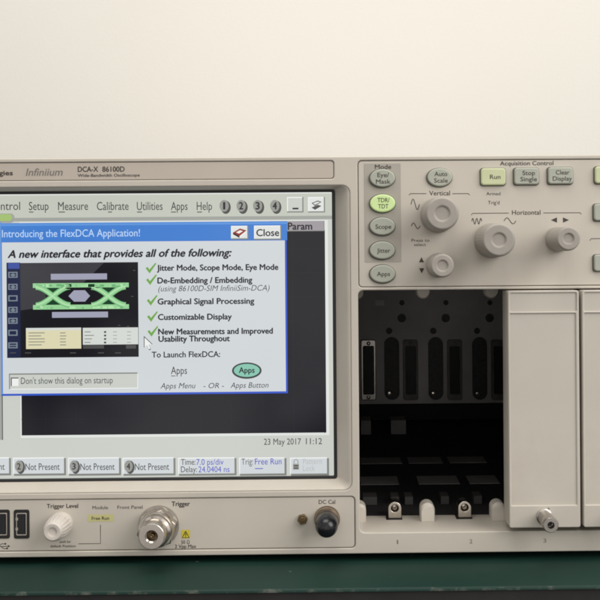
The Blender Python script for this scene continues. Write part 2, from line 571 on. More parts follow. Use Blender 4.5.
mb = MB()                                   # menu bar
frect(mb, -46, 193, 333, 220.5, L(1), 's_menu')
frect(mb, -46, 217, 333, 220.5, L(2), 's_mid')
frect(mb, -46, 192.6, 333, 194.6, L(2), 's_light')
text(mb, 'File', -36, -22, 210.5, 8.5, L(2), 's_thin')
for s, a, b, u in (('Control', -12, 20, None), ('Setup', 29, 48.5, (29, 33.5)), ('Measure', 58.2, 88, (58.5, 65)), ('Calibrate', 97, 128.5, (108, 112)), ('Utilities', 137, 162.5, (137, 142)), ('Apps', 171, 187.5, (171, 176)), ('Help', 196.8, 212, (197, 202))):
    text(mb, s, a, b, 210, 8.3, L(2), 's_thin', 0.003)
    if u:
        frect(mb, u[0], 211.6, u[1], 212.5, L(2), 's_thin')
mb.build('menu_bar', screen, smooth=0)
for i, x in enumerate((224.5, 241.5, 258, 275.2)):
    c = MB()
    flat(c, ell(x + 1.3, 207.3, 4.9, 6.6, L(2)), L(2), 's_circ')
    flat(c, ell(x - 0.4, 205.8, 4.6, 5.9, L(3)), L(3), 's_circlight')
    text(c, str(i + 1), x - (2.3 if i else 1.1), x + (1.5 if i else 0.5), 209.3, 7.2, L(4), 's_text', 0.02)
    c.build('channel_button', screen, smooth=0)
def button3(name, x0, y0, x1, y1, face='s_light', k=2):
    c = MB()
    frect(c, x0, y0, x1, y1, L(k), 's_shade')
    frect(c, x0, y0, x1 - 1.2, y1 - 1.2, L(k + 1), 's_white')
    frect(c, x0 + 1, y0 + 1, x1 - 1.2, y1 - 1.2, L(k + 2), face)
    return c
c = button3('minimise_button', 287, 197, 303.5, 212.5, 's_grey'); frect(c, 292.5, 207.7, 298.5, 209.4, L(5), 's_text'); c.build('minimise_button', screen, smooth=0)
c = button3('help_button', 308, 197, 325, 212.5, 's_light')
flat(c, shape([(311.5, 203), (318, 200.5), (321.5, 202), (315, 206)], L(5)), L(5), 's_circ')
flat(c, shape([(311.5, 207.5), (318, 204.8), (321.5, 206), (315, 209.8)], L(5)), L(5), 's_circ')
flat(c, shape([(313, 203.2), (318, 201.5), (320, 202.2), (315, 204.8)], L(6)), L(6), 's_light')
c.build('stack_button', screen, smooth=0)
c = MB(); flat(c, rr(-8, 213.5, 14.5, 223, 4, L(2)), L(2), 's_mid'); flat(c, rr(-8, 214.2, 12, 221, 3, L(3)), L(3), 's_green'); c.build('indicator', screen, smooth=0)

pl = MB()                                    # waveform area
frect(pl, 19.8, 221, 328.6, 436.6, L(1), 's_light')
frect(pl, 21, 231, 325.6, 434, L(2), 's_plot')
for x in range(45, 325, 31):
    frect(pl, x - 0.35, 232, x + 0.35, 433, L(3), 's_grid')
for y in range(250, 434, 24):
    frect(pl, 21.3, y - 0.35, 325, y + 0.35, L(3.5), 's_grid')
frect(pl, -46, 221, 2.0, 440, L(1), 's_mid')
frect(pl, 2.0, 394, 2.8, 440, L(2), 's_text')
pl.build('waveform_area', screen, smooth=0)
tb = MB()
frect(tb, 270, 221, 324.5, 231.3, L(3), 's_shade'); frect(tb, 270, 221, 323.8, 230.6, L(4), 's_tab')
text(tb, 'Param', 288, 312, 229.6, 7.2, L(5), 's_text', 0.018)
tb.build('parameter_tab', screen, smooth=0)

dg = MB()                                    # dialog
frect(dg, 0.5, 222.2, 287.2, 394.6, L(6), 's_blueedge')
frect(dg, 0.5, 222.2, 2.0, 394.6, L(7), 's_bluelight')
frect(dg, 2.4, 241.4, 285.4, 392.6, L(7), 's_body')
frect(dg, 0.5, 222.2, 287.2, 241.2, L(7), 's_blue')
frect(dg, 0.5, 223, 287.2, 225, L(8), 's_bluelight')
dlg_y = 8
text(dg, 'Introducing the FlexDCA Application!', 2.5, 139.5, 236.8, 7.4, L(8), 's_title', 0.003)
text(dg, 'A new interface that provides all of the following:', 8.6, 231, 257, 7.6, L(8), 's_text', 0.024, 0.25)
for s, a, b, y, h, bo, sh in (('Jitter Mode, Scope Mode, Eye Mode', 157.3, 278, 270.2, 5.8, 0.023, 0), ('De-Embedding / Embedding', 157.8, 252, 283, 5.8, 0.023, 0),
        ('(using 86100D-SIM InfiniiSim-DCA)', 158.5, 269.5, 291, 5.8, -0.004, 0.25), ('Graphical Signal Processing', 158, 254, 304, 5.8, 0.023, 0),
        ('Customizable Display', 158.3, 231.5, 319.6, 5.8, 0.023, 0), ('New Measurements and Improved', 158.6, 272.5, 334, 5.8, 0.023, 0),
        ('Usability Throughout', 158.8, 229.5, 341.4, 5.8, 0.023, 0), ('To Launch FlexDCA:', 152, 220, 357.2, 5.8, 0.014, 0),
        ('Apps Menu', 160.5, 195.5, 388.4, 5.6, -0.002, 0.25), ('- OR -', 203.5, 224, 388.2, 5.4, -0.002, 0.2), ('Apps Button', 230.5, 268.5, 387.8, 5.6, -0.002, 0.25)):
    text(dg, s, a, b, y, h, L(8), 's_text', bo, sh)
text(dg, 'Apps', 171, 187, 374, 7.6, L(8), 's_thin', 0.003)
frect(dg, 171, 375.6, 175.5, 376.3, L(8), 's_thin')
# option group
frect(dg, 9, 373, 137.5, 388.6, L(8), 's_shade'); frect(dg, 10, 374.2, 138, 389, L(9), 's_white'); frect(dg, 10, 374.2, 137.3, 388.2, L(10), 's_grey')
text(dg, "Don't show this dialog on startup", 21.3, 112.5, 383.6, 6.6, L(11), 's_text', -0.004)
dg.build('dialog_window', screen, smooth=0)
c = MB(); frect(c, 10.8, 377.5, 18.5, 386, L(11), 's_circ'); frect(c, 11.8, 378.5, 18.5, 386, L(12), 's_white'); c.build('checkbox', screen, smooth=0)
c = button3('close_button', 254, 225.5, 281.5, 239.8, 's_light', 9); text(c, 'Close', 256.5, 279, 236, 7, L(12), 's_text', 0.014); c.build('close_button', screen, smooth=0)
c = button3('book_button', 231, 225.8, 248.5, 239.5, 's_light', 9)
flat(c, shape([(233, 232.5), (240, 228.5), (246.5, 230.5), (239.5, 236)], L(12)), L(12), 's_red')
flat(c, shape([(233, 232.5), (239.5, 236), (239.5, 238), (233, 234.3)], L(12)), L(12), 's_text')
flat(c, shape([(239.5, 236), (246.5, 230.5), (246.5, 232.3), (239.5, 238)], L(12)), L(12), 's_white')
flat(c, shape([(236, 232.3), (240, 230.2), (243, 231.2), (239, 233.6)], L(13)), L(13), 's_white')
c.build('book_button', screen, smooth=0)
for x, y in ((150.8, 268), (151.3, 279.6), (152, 300.2), (152.3, 316.4), (152.7, 331.2)):
    c = MB()
    flat(c, shape([(x - 5.2, y + 0.2), (x - 3.2, y - 1.2), (x - 1.4, y + 1.6), (x + 4.6, y - 5.2), (x + 5.6, y - 4.4), (x - 1.2, y + 5.4)], L(8)), L(8), 's_check')
    c.build('check_mark', screen, smooth=0)
c = MB()
flat(c, ell(246.8, 370.6, 14.8, 8.2, L(8)), L(8), 's_appsrim'); flat(c, ell(246.8, 370.4, 12.9, 6.5, L(9)), L(9), 's_appsb')
text(c, 'Apps', 239, 254.5, 372.8, 5.6, L(10), 's_text', 0.014)
c.build('apps_button', screen, smooth=0)
c = MB()
cs = [(144.6, 337.5), (144.6, 347.2), (147.0, 345.2), (148.8, 349.4), (150.4, 348.6), (148.7, 344.7), (151.8, 344.4)]
def grow(pts, k):
    cx = sum(p[0] for p in pts) / len(pts); cy = sum(p[1] for p in pts) / len(pts)
    return [(cx + (x - cx) * k, cy + (y - cy) * k) for x, y in pts]
flat(c, shape(grow(cs, 1.22), L(9)), L(9), 's_circ'); flat(c, shape(cs, L(10)), L(10), 's_white')
c.build('mouse_pointer', screen, smooth=0)

# picture inside the dialog
pc = MB()
frect(pc, 6.8, 262.6, 138.4, 357.4, L(8), 's_pic')
flat(pc, shape([(20.5, 263), (104, 263), (78, 288), (52, 306), (20.5, 310)], L(8.5)), L(8.5), 's_picgrey')
frect(pc, 6.8, 262.6, 20.5, 357.4, L(9), 's_navy')
frect(pc, 8, 263, 19.5, 268.8, L(10), 's_navyhi')
for k, y in enumerate((275, 287, 298.5, 310, 321, 333, 345.5)):
    frect(pc, 8.2, y - 3.2, 17.6, y + 2.8, L(10), 's_icon')
    frect(pc, 9.6, y - 2.0, 16.2, y + 1.6, L(11), 's_navy')
    if k in (0, 1, 3, 4):
        flat(pc, shape([(10, y), (13, y - 1.8), (16, y), (13, y + 1.6)], L(12)), L(12), 's_icon')
        if k in (1, 3): frect(pc, 12.5, y - 3, 13.4, y + 2.6, L(12.5), 's_icon')
    if k in (6,): frect(pc, 9, y - 0.6, 17, y + 0.4, L(12), 's_icon')
text(pc, 'File  Setup  Measure  Tools  Apps  Help', 26, 62, 266, 1.7, L(10), 's_picgrey')
frect(pc, 50.8, 273.6, 107, 279.6, L(10), 's_lav'); frect(pc, 52, 311.8, 108, 317.6, L(10), 's_lav')
# eye diagram: dark green infill, bright bands
flat(pc, shape([(46, 285.5), (116, 285.5), (116, 306.5), (46, 306.5)], L(9.5)), L(9.5), 's_pic')
flat(pc, shape([(45, 286), (61, 286), (53, 294)], L(10)), L(10), 's_eyedark')
flat(pc, shape([(100, 286), (117, 286), (108.5, 294)], L(10)), L(10), 's_eyedark')
flat(pc, shape([(45, 306), (61, 306), (53, 297)], L(10)), L(10), 's_eyedark')
flat(pc, shape([(100, 306), (117, 306), (108.5, 297)], L(10)), L(10), 's_eyedark')
frect(pc, 32.8, 283, 128.8, 287.6, L(11), 's_eye'); frect(pc, 33, 304.6, 129, 309.2, L(11), 's_eye')
for sx in (53, 108.5):
    for sg in (-1, 1):
        pts = []
        for k in range(13):
            u = k / 12
            e = u * u * (3 - 2 * u)
            pts.append((sx - 17 + 34 * u, 296 - sg * 9 + sg * 18 * e))
        stroke(pc, pts, 5.4, L(11.3 if sg > 0 else 11.4), 's_eyemid')
        stroke(pc, pts, 3.9, L(11.5 if sg > 0 else 11.8), 's_eye')
        stroke(pc, [(x, y + 0.5 * sg) for x, y in pts], 1.3, L(12.1 if sg > 0 else 12.2), 's_eyehi')
for yy in (285.2, 307.0):
    for k in range(26):
        x = random.uniform(34, 124)
        frect(pc, x, yy + random.uniform(-1.6, 1.0), x + random.uniform(2, 6), yy + random.uniform(1.1, 1.7), L(12.3 + 0.02 * k), random.choice(('s_eyehi', 's_eyemid', 's_eye')))
flat(pc, shape([(61, 287.4), (101, 287.4), (94, 289), (68, 289)], L(12)), L(12), 's_pic')
frect(pc, 65, 284, 71.5, 287, L(12.5), 's_eyedark'); frect(pc, 88, 284, 94.5, 287, L(12.5), 's_eyedark')
flat(pc, shape([(68.5, 296), (74, 290.3), (85, 290.3), (90, 296), (85, 301.6), (74, 301.6)], L(12)), L(12), 's_lav')
frect(pc, 26, 327.8, 81.2, 348.8, L(10), 's_cream'); frect(pc, 26, 327.8, 81.2, 330.4, L(11), 's_panelw')
frect(pc, 82.8, 327.6, 138.2, 344.5, L(10), 's_panelw')
for y in (332.5, 335.5, 338.5, 341.5, 344.5):
    frect(pc, 28.5, y, 28.5 + random.uniform(9, 17), y + 0.8, L(12), 's_shade'); frect(pc, 60, y, 60 + random.uniform(4, 8), y + 0.8, L(12), 's_shade')
for y in (331.5, 335, 338.5, 342):
    frect(pc, 84.5, y, 84.5 + random.uniform(6, 14), y + 0.8, L(12), 's_shade'); frect(pc, 104, y - 0.4, 106.2, y + 1.4, L(12), 's_circ')
    frect(pc, 113, y, 117, y + 0.7, L(12), 's_mid'); frect(pc, 127, y, 131, y + 0.7, L(12), 's_mid')
frect(pc, 83, 345, 104, 348.6, L(10), 's_circ'); frect(pc, 126, 345, 136, 348.6, L(10), 's_circ')
for x in (10, 25, 70, 98, 115):
    frect(pc, x, 352.4, x + 6, 353.4, L(11), 's_circ')
for x, y in ((133, 270), (131, 296), (127, 326), (118, 325)):
    frect(pc, x, y, x + 2.4, y + 0.8, L(11), 's_circ')
pc.build('eye_diagram_picture', screen, smooth=0)

dt = MB(); text(dt, '23 May 2017', 264, 301, 444.6, 6.2, L(2), 's_thin', 0.003); text(dt, '11:12', 306, 322, 444.2, 6.2, L(2), 's_thin', 0.003); dt.build('date_line', screen, smooth=0)
# status buttons along the bottom of the display
def status(x0, x1, y0=457.4, y1=475.6):
    c = MB()
    frect(c, x0 + 1, y0 + 1, x1, y1, L(1), 's_shade'); frect(c, x0, y0, x1 - 2, y1 - 2, L(2), 's_white'); frect(c, x0 + 1, y0 + 1.2, x1 - 2, y1 - 2, L(3), 's_body')
    return c
for x0, nn in ((-42, '1'), (13, '2'), (68, '3'), (122.5, '4')):
    c = status(x0, x0 + 53)
    flat(c, ell(x0 + 7.6, 467.2, 4.4, 6.6, L(4)), L(4), 's_circ'); flat(c, ell(x0 + 6.0, 466.2, 4.2, 5.8, L(5)), L(5), 's_circlight')
    text(c, nn, x0 + 4.2, x0 + 7.6, 469.4, 6.2, L(6), 's_text', 0.01)
    text(c, 'Not Present', x0 + 12.5, x0 + 46.5, 470, 6.8, L(4), 's_thin', 0.003)
    c.build('status_button', screen, smooth=0)
c = status(178, 236.5)
text(c, 'Time:', 181, 195.5, 464.8, 6.0, L(4), 's_thin', 0.003); text(c, '7.0 ps/div', 196.5, 223.5, 464.8, 6.0, L(4), 's_val', 0.0)
text(c, 'Delay:', 181, 197, 472.2, 6.0, L(4), 's_thin', 0.003); text(c, '24.0404 ns', 198.5, 229.5, 472.2, 6.0, L(4), 's_val', 0.0)
c.build('status_button', screen, smooth=0)
c = status(239, 286.5)
text(c, 'Trig:', 241.5, 253, 464.6, 6.2, L(4), 's_thin', -0.002); text(c, 'Free Run', 255, 281.5, 464.4, 6.2, L(4), 's_val', 0.0)
frect(c, 255, 468.2, 263, 469.0, L(4), 's_val')
c.build('status_button', screen, smooth=0)
c = status(290, 329)
frect(c, 293, 463.8, 299, 469.6, L(4), 's_circlight'); stroke(c, [(294, 463.6), (294.2, 460.4), (296, 459.2), (297.8, 460.4), (298, 463.6)], 0.8, L(4), 's_circlight')
frect(c, 293.8, 465.2, 298.2, 466.4, L(5), 's_circ'); frect(c, 293.8, 467.6, 298.2, 468.8, L(5), 's_circ')
text(c, 'Pattern', 303, 322, 464, 5.6, L(4), 's_disabled'); text(c, 'Lock', 303, 315, 471, 5.6, L(4), 's_disabled')
c.build('status_button', screen, smooth=0)

# ---- lower input panel
ip = MB(); plate(ip, [rr(*inset(INP, 0.75), 3.4)], 0.0006, 0.006, 'panel', 0.0003); plate(ip, [rr(*inset(INP, 0.1), 3.9)], 0.0015, 0.004, 'groove')
inp = ip.build('input_panel', scope)
lt = MB(); Y = 0.0005
text(lt, 'Trigger Level', 47, 78, 508, 4.2, Y, 'ink', 0.012)
text(lt, 'Module', 92.5, 108, 509.2, 3.4, Y, 'ink', 0.0)
text(lt, 'Front Panel', 117.5, 142.5, 508.8, 3.4, Y, 'ink', 0.0)
fr = MB(); flat(fr, rr(87.5, 514.6, 113.5, 521.8, 0.8), Y, 'yellowlab')
text(fr, 'Free Run', 91.8, 109, 519.8, 3.3, Y - 0.0001, 'ink', 0.006)
fr.build('indicator_label', inp, smooth=0)
pln = MB(); stroke(pln, [(78.5, 543.6), (100.4, 543.6), (100.4, 525)], 0.6, Y, 'ink'); pln.build('printed_line', inp, smooth=0)
text(lt, 'push for', 60, 71, 542.8, 2.4, Y, 'ink', 0.004)
text(lt, 'default Position', 50.5, 75.5, 547.2, 2.4, Y, 'ink', 0.004)
text(lt, 'Trigger', 171.8, 189.8, 506, 4.6, Y, 'ink', 0.014)
wl = MB(); flat(wl, rr(181.4, 530.2, 190, 538.6, 0.5), Y, 'warn')
stroke(wl, [(185.6, 531.4), (189.2, 537.6), (182.2, 537.6), (185.6, 531.4)], 0.9, Y - 0.0001, 'ink')
text(wl, '!', 185.3, 186.1, 537, 3.6, Y - 0.0001, 'ink', 0.01); wl.build('warning_label', inp, smooth=0)
text(lt, '50 Ω', 181.3, 189.6, 543.8, 3.5, Y, 'ink', 0.004)
text(lt, '2 Vpp Max', 175, 196.2, 548.0, 3.5, Y, 'ink', 0.008)
text(lt, 'DC Cal', 318.8, 335.2, 503.8, 4.0, Y, 'ink', 0.004)
# usb symbol
us = MB()
stroke(us, [(-4, 546.4), (8.6, 546.4)], 0.6, Y, 'ink'); stroke(us, [(-1.5, 546.4), (1.6, 543.8), (5, 543.8)], 0.6, Y, 'ink'); stroke(us, [(1, 546.4), (3.8, 548.6), (6.4, 548.6)], 0.6, Y, 'ink')
flat(us, shape([(7.6, 545.2), (10, 546.4), (7.6, 547.6)]), Y, 'ink'); flat(us, ell(-4.2, 546.4, 1.2, 1.2), Y, 'ink'); frect(us, 4.6, 543, 6.2, 544.6, Y, 'ink'); flat(us, ell(6.8, 548.6, 0.9, 0.9), Y, 'ink')
us.build('usb_symbol', inp, smooth=0)
lt.build('lettering', inp, smooth=0)
for x in (-6, 13.6):
    c = MB()
    plate(c, [rr(x, 509.8, x + 15.6, 538.8, 2.2), rr(x + 2.6, 513.2, x + 13, 535.4, 1)], 0.0002, 0.004, 'black', 0.00015)
    plate(c, [rr(x + 2.4, 513, x + 13.2, 535.6, 1.2), rr(x + 3.5, 514.1, x + 12.1, 534.5, 0.6)], -0.0001, 0.0035, 'metal', 0.0001)
    plate(c, [rr(x + 3.6, 514.3, x + 12, 534.4, 0.3)], 0.00035, 0.0006, 'gloss')
    plate(c, [rr(x + 8.4, 516, x + 10.6, 532.6, 0.3)], 0.0001, 0.0006, 'black')
    for yy in (519, 529):
        plate(c, [rr(x + 2.0, yy - 1.4, x + 4.6, yy + 1.4, 0.5)], -0.0002, 0.0005, 'metal')
    c.build('usb_port', inp)

# ---- knobs and connectors on the input panel
k = MB()
lathe(k, 60.6, 524.2, [(12.2, 0.0006), (12.2, -0.0030), (11.9, -0.0032), (11.8, -0.0060), (11.4, -0.0095), (10.3, -0.0130), (9.2, -0.0148), (8.8, -0.0154), (7.8, -0.0158), (4.8, -0.0158), (4.4, -0.0157), (4.0, -0.0149), (0.5, -0.0147)], 'knobwhite', 160, (2, 5, 0.024, 20))
k.build('trigger_level_knob', scope)

conn = MB()
X, Z = U(158.4, 526.2)
hexa = [(X + 20.0 * S() * math.cos(R(60 * i + 15)), Z + 20.0 * S() * math.sin(R(60 * i + 15))) for i in range(6)]
lathe(conn, 158.6, 526, [(20.3, 0.0006), (20.3, -0.0004), (19.6, -0.0010)], 'metaldull', 64)
conn_o = None
hx = MB(); plate(hx, [hexa], -0.0072, 0.0062, 'metal', 0.0007)
lathe(conn, 158.6, 526, [(17.4, -0.001), (17.6, -0.0085), (16.8, -0.0092), (15.2, -0.0092), (15.2, -0.0104), (15.8, -0.0110), (15.8, -0.0125), (13.4, -0.0132), (12.7, -0.0200), (12.4, -0.0206), (11.9, -0.0208), (6.2, -0.0208), (4.9, -0.0200), (4.7, -0.0160), (0.4, -0.0158)], 'metal', 64)
conn_o = conn.build('trigger_connector', scope)
hx.build('hex_nut', conn_o)
pin = MB(); lathe(pin, 158.6, 526, [(4.5, -0.0159), (4.5, -0.0163), (2.0, -0.0163), (1.9, -0.0195), (1.2, -0.0197), (0.2, -0.0192)], 'brass', 24); pin.build('center_pin', conn_o)

cal = MB()
lathe(cal, 327, 519, [(13.0, 0.0006), (13.0, -0.0006), (12.4, -0.0012), (11.4, -0.0013), (10.8, -0.0022), (10.6, -0.006)], 'bronze', 64)
stud = cal.build('calibrator_connector', scope)
cap = MB()
lathe(cap, 327, 519, [(10.4, -0.0045), (11.0, -0.0052), (11.3, -0.0110), (11.1, -0.0140), (10.4, -0.0165), (9.0, -0.0186), (7.0, -0.0200), (4.4, -0.0208), (2.2, -0.0211), (0.4, -0.0212)], 'gloss', 64)
cap.build('dust_cap', stud)
gp = MB()
X, Z = U(302.6, 519)
plate(gp, [[(X + 5.2 * S() * math.cos(R(60 * i + 10)), Z + 5.2 * S() * math.sin(R(60 * i + 10))) for i in range(6)]], -0.0022, 0.0028, 'brass', 0.0003)
lathe(gp, 302.6, 519, [(3.4, -0.002), (3.4, -0.0034), (3.0, -0.0037), (2.3, -0.0037), (2.1, -0.0016), (0.2, -0.0015)], 'brass', 32)
gp.build('ground_post', scope)

# ---- control panel
cp = MB(); plate(cp, [rr(*inset(CTRL, 0.75), 3.4)], 0.0005, 0.006, 'panel', 0.0003); plate(cp, [rr(*inset(CTRL, 0.1), 3.9)], 0.0015, 0.004, 'groove')
ctrl = cp.build('control_panel', scope)
ms = MB(); plate(ms, [rr(364.6, 163.4, 401, 262, 1)], 0.0003, 0.0005, 'mode'); ms.build('mode_strip', ctrl)
lt = MB(); Y = 0.0004; Y2 = 0.0002
text(lt, 'Mode', 375, 391.2, 168.8, 4.3, Y2, 'ink', 0.008)
text(lt, 'Vertical', 429.3, 450, 195.3, 4.6, Y, 'ink', 0.004)
stroke(lt, [(409, 195.2), (410.2, 193.6), (426.3, 193.6)], 0.6, Y, 'ink'); stroke(lt, [(452.5, 193.6), (468.4, 193.6), (469.6, 195.2)], 0.6, Y, 'ink')
def sine(cx, cy, w, h, n_=1, tri=False):
    pts = []
    for i in range(25 if not tri else 0):
        u = i / 24
        pts.append((cx - w / 2 + w * u, cy - h / 2 * math.sin(2 * math.pi * u * n_)))
    return pts
stroke(lt, sine(415.2, 204.3, 8.4, 10.5), 0.7, Y, 'ink'); stroke(lt, sine(415.6, 225.8, 8.6, 5.6), 0.7, Y, 'ink')
text(lt, 'Press to', 411.5, 429.5, 241.8, 3.1, Y, 'ink'); text(lt, 'select', 414, 426, 246, 3.1, Y, 'ink')
flat(lt, shape([(419, 262.3), (424, 262.3), (421.5, 257)], Y), Y, 'ink'); flat(lt, shape([(419.2, 268.2), (424.2, 268.2), (421.7, 273.4)], Y), Y, 'ink')
text(lt, 'Acquisition Control', 500, 553.5, 165.2, 4.2, Y, 'ink', 0.006)
text(lt, 'Armed', 486.3, 500.5, 195.2, 3.2, Y, 'ink'); text(lt, "Trig'd", 488, 499.5, 204.3, 3.6, Y, 'ink')
text(lt, 'Horizontal', 512, 540.6, 214.6, 4.6, Y, 'ink', 0.004)
stroke(lt, [(471.2, 214.9), (472.6, 213.2), (508.8, 213.2)], 0.6, Y, 'ink'); stroke(lt, [(543.3, 212.8), (580.3, 212.8), (581.6, 214.5)], 0.6, Y, 'ink')
stroke(lt, sine(476.8, 221.2, 10, 6, 2.5), 0.7, Y, 'ink'); stroke(lt, sine(510, 220.8, 12, 6), 0.7, Y, 'ink')
flat(lt, shape([(557, 217.4), (557, 222.6), (551, 220)], Y), Y, 'ink'); flat(lt, shape([(563, 217.4), (563, 222.6), (569, 220)], Y), Y, 'ink')
stroke(lt, [(589.8, 240.5), (591, 238.6), (612, 238.4)], 0.6, Y, 'ink')
lt.build('lettering', ctrl, smooth=0)

YP = 0.0005
def oval_button(name, cx, cy, lines, key, on_strip=True, rx=12.6, ry=8.9):
    c = MB()
    y = YP - (0.0002 if on_strip else 0)
    plate(c, [ell(cx - 0.3, cy + 0.3, rx + 0.9, ry + 0.9)], y - 0.0006, 0.0012, 'recess_shade', 0.0002)  # dark plate gives the look of a shaded recess
    plate(c, [ell(cx, cy, rx, ry)], y - 0.0020, 0.0022, key, 0.0007, 3)
    o = c.build(name, scope)
    l = MB()
    yy = y - 0.0021
    for s, x0, x1, b in lines:
        text(l, s, x0, x1, b, 4.4, yy, 'ink', 0.004)
    l.build('lettering', o, smooth=0)
    return o
oval_button('mode_button', 382.4, 178.2, [('Eye/', 377.5, 389, 177), ('Mask', 376, 390.5, 183.6)], 'button')
oval_button('mode_button', 382.6, 203.3, [('TDR/', 377.5, 389.5, 202.2), ('TDT', 378.2, 388.4, 208.4)], 'buttonlit')
oval_button('mode_button', 382.3, 226.3, [('Scope', 375.5, 391.3, 228.7)], 'button')
oval_button('mode_button', 382.3, 250.2, [('Jitter', 377, 390.3, 252.6)], 'button')
oval_button('apps_button', 382.6, 273.8, [('Apps', 377, 390, 276.0)], 'button', False)
oval_button('auto_scale_button', 439.6, 177.4, [('Auto', 434.5, 447.3, 176), ('Scale', 434.2, 447.8, 182.6)], 'button', False, 12.4, 9)
def rect_button(name, x0, y0, x1, y1, lines, key):
    c = MB()
    plate(c, [rr(x0 - 1.1, y0 - 0.6, x1 + 0.7, y1 + 1.0, 3.2)], YP - 0.0006, 0.0012, 'recess_shade', 0.0002)  # recess shade as a dark plate under the button
    plate(c, [rr(x0, y0, x1, y1, 3)], YP - 0.0022, 0.0024, key, 0.0007, 3)
    o = c.build(name, scope)
    if lines:
        l = MB()
        for s, a, b, yb in lines:
            text(l, s, a, b, yb, 4.4, YP - 0.0023, 'ink', 0.004)
        l.build('lettering', o, smooth=0)
rect_button('run_button', 480.8, 168.4, 505.3, 185.2, [('Run', 490, 500.5, 178.9)], 'runlit')
rect_button('stop_button', 514, 168, 538.5, 184.6, [('Stop', 522.5, 535, 175), ('Single', 520.5, 537, 181.2)], 'button')
rect_button('clear_button', 547.8, 167.4, 572.5, 184, [('Clear', 555.8, 569.5, 174.4), ('Display', 552.8, 572, 180.6)], 'button')
rect_button('side_button', 594.6, 166.6, 619, 183.4, None, 'runlit')
rect_button('side_button', 593.6, 204, 618, 220.6, None, 'button')
rect_button('side_button', 593.6, 254.6, 618, 271, None, 'button')

def knob(name, cx, cy, r, h, dim):
    c = MB()
    lathe(c, cx, cy, [(r * 1.06, 0.0006), (r * 1.06, -0.0022), (r * 1.0, -0.003), (r * 0.985, -h + 0.0022), (r * 0.95, -h + 0.0007), (r * 0.88, -h + 0.00008), (r * 0.86, -h), (r * 0.80, -h),
                      (dim * 1.3, -h), (dim * 1.13, -h), (dim * 1.10, -h + 0.00004), (dim, -h + 0.0003), (dim * 0.86, -h + 0.0009), (0.4, -h + 0.0010)], 'knob', 128, (2, 3, 0.006, 36))
    c.build(name, scope)
knob('vertical_scale_knob', 438.0, 215.2, 16.6, 0.0235, 7.2)
knob('vertical_offset_knob', 438.2, 265.2, 11.6, 0.0235, 5.2)
knob('horizontal_scale_knob', 491.5, 240.6, 16.4, 0.0265, 6.6)
knob('horizontal_delay_knob', 557.8, 239.4, 11.8, 0.0265, 5.0)

# ================================================================== MODULE BAY
YB = 0.371
bay = MB()
X0, Z0, X1, Z1 = box2(*BAY)
e = 0.0015
plate(bay, [rr_m(X0 - e, Z0 - e, X1 + e, Z1 + e, 0.004), rr_m(X0 - 0.0002, Z0 - 0.0002, X1 + 0.0002, Z1 + 0.0002, 0.003)], 0.0362, YB + 0.004 - 0.0362, 'cavity')
plate(bay, [rr_m(X0 - e, Z0 - e, X1 + e, Z1 + e, 0.004)], YB + 0.0045, 0.002, 'bayback')
plate(bay, [rr_m(X0 + 0.0003, Z0 + 0.0003, X1 - 0.0003, U(430, 403.2, YB)[1], 0.001)], YB + 0.0005, 0.002, 'cavity')
bay_o = bay.build('module_bay', scope)
# punched metal back plate
d = YB
holes = []
pitch = 44.0
for i in range(-1, 6):
    dx = i * pitch
    if 392 + dx < 366: continue
    holes.append(rr(384.3 + dx, 337, 399.3 + dx, 400, 7.4, d))
    holes.append(ell(401.8 + dx, 318, 4.3, 4.3, d))
    holes.append(ell(389.2 + dx, 330.8, 3.1, 3.1, d))
    holes.append(ell(402 + dx, 302.6, 2.6, 2.6, d))
    holes.append(rr(403.5 + dx, 341.5, 417.5 + dx, 398, 2, d))
holes = [h for h in holes if max(p[0] for p in h) < X1 - 0.004 and min(p[0] for p in h) > X0 + 0.002]
bp_ = MB(); plate(bp_, [rr_m(X0 + 0.0005, U(430, 403.5, YB)[1], X1 - 0.0005, Z1 - 0.001, 0.001)] + holes, YB, 0.0015, 'bayplate', 0.0002)
# ribs pressed in the plate
bp_.build('back_plate', bay_o)
for i, x in enumerate((360.6, 402.6, 446.6, 490.6)):
    c = MB()
    a, b = x + 0.4, x + 15.2
    kk = 'metaldull' if i == 0 else 'bayrail'
    plate(c, [rr(a, 339.6, b, 399.6, 2.2, d), rr(a + 2.4, 346, b - 2.4, 393.5, 1.2, d)], YB - 0.004, 0.0036, kk, 0.0006)
    plate(c, [rr(a + 2.6, 346.2, b - 2.6, 393.2, 1, d)], YB - 0.002, 0.001, 'black')
    for yy in (343, 396.6):
        lathe(c, (a + b) / 2, yy, [(2.0, YB - 0.003), (2.0, YB - 0.0052), (1.2, YB - 0.0056), (0.2, YB - 0.0056)], kk, 16, d=d)
    c.build('connector', bay_o)
st = MB(); plate(st, [rr(375.2, 300, 384.3, 305.6, 0.4, d)], YB - 0.0006, 0.0004, 'sticker'); st.build('sticker', bay_o)
for i in range(3):
    c = MB(); lathe(c, 433.5 + 44 * (i - 1), 393.5, [(2.6, YB + 0.001), (2.6, YB - 0.001), (1.8, YB - 0.0018), (0.2, YB - 0.002)], 'metal', 16, d=d); c.build('screw', bay_o)
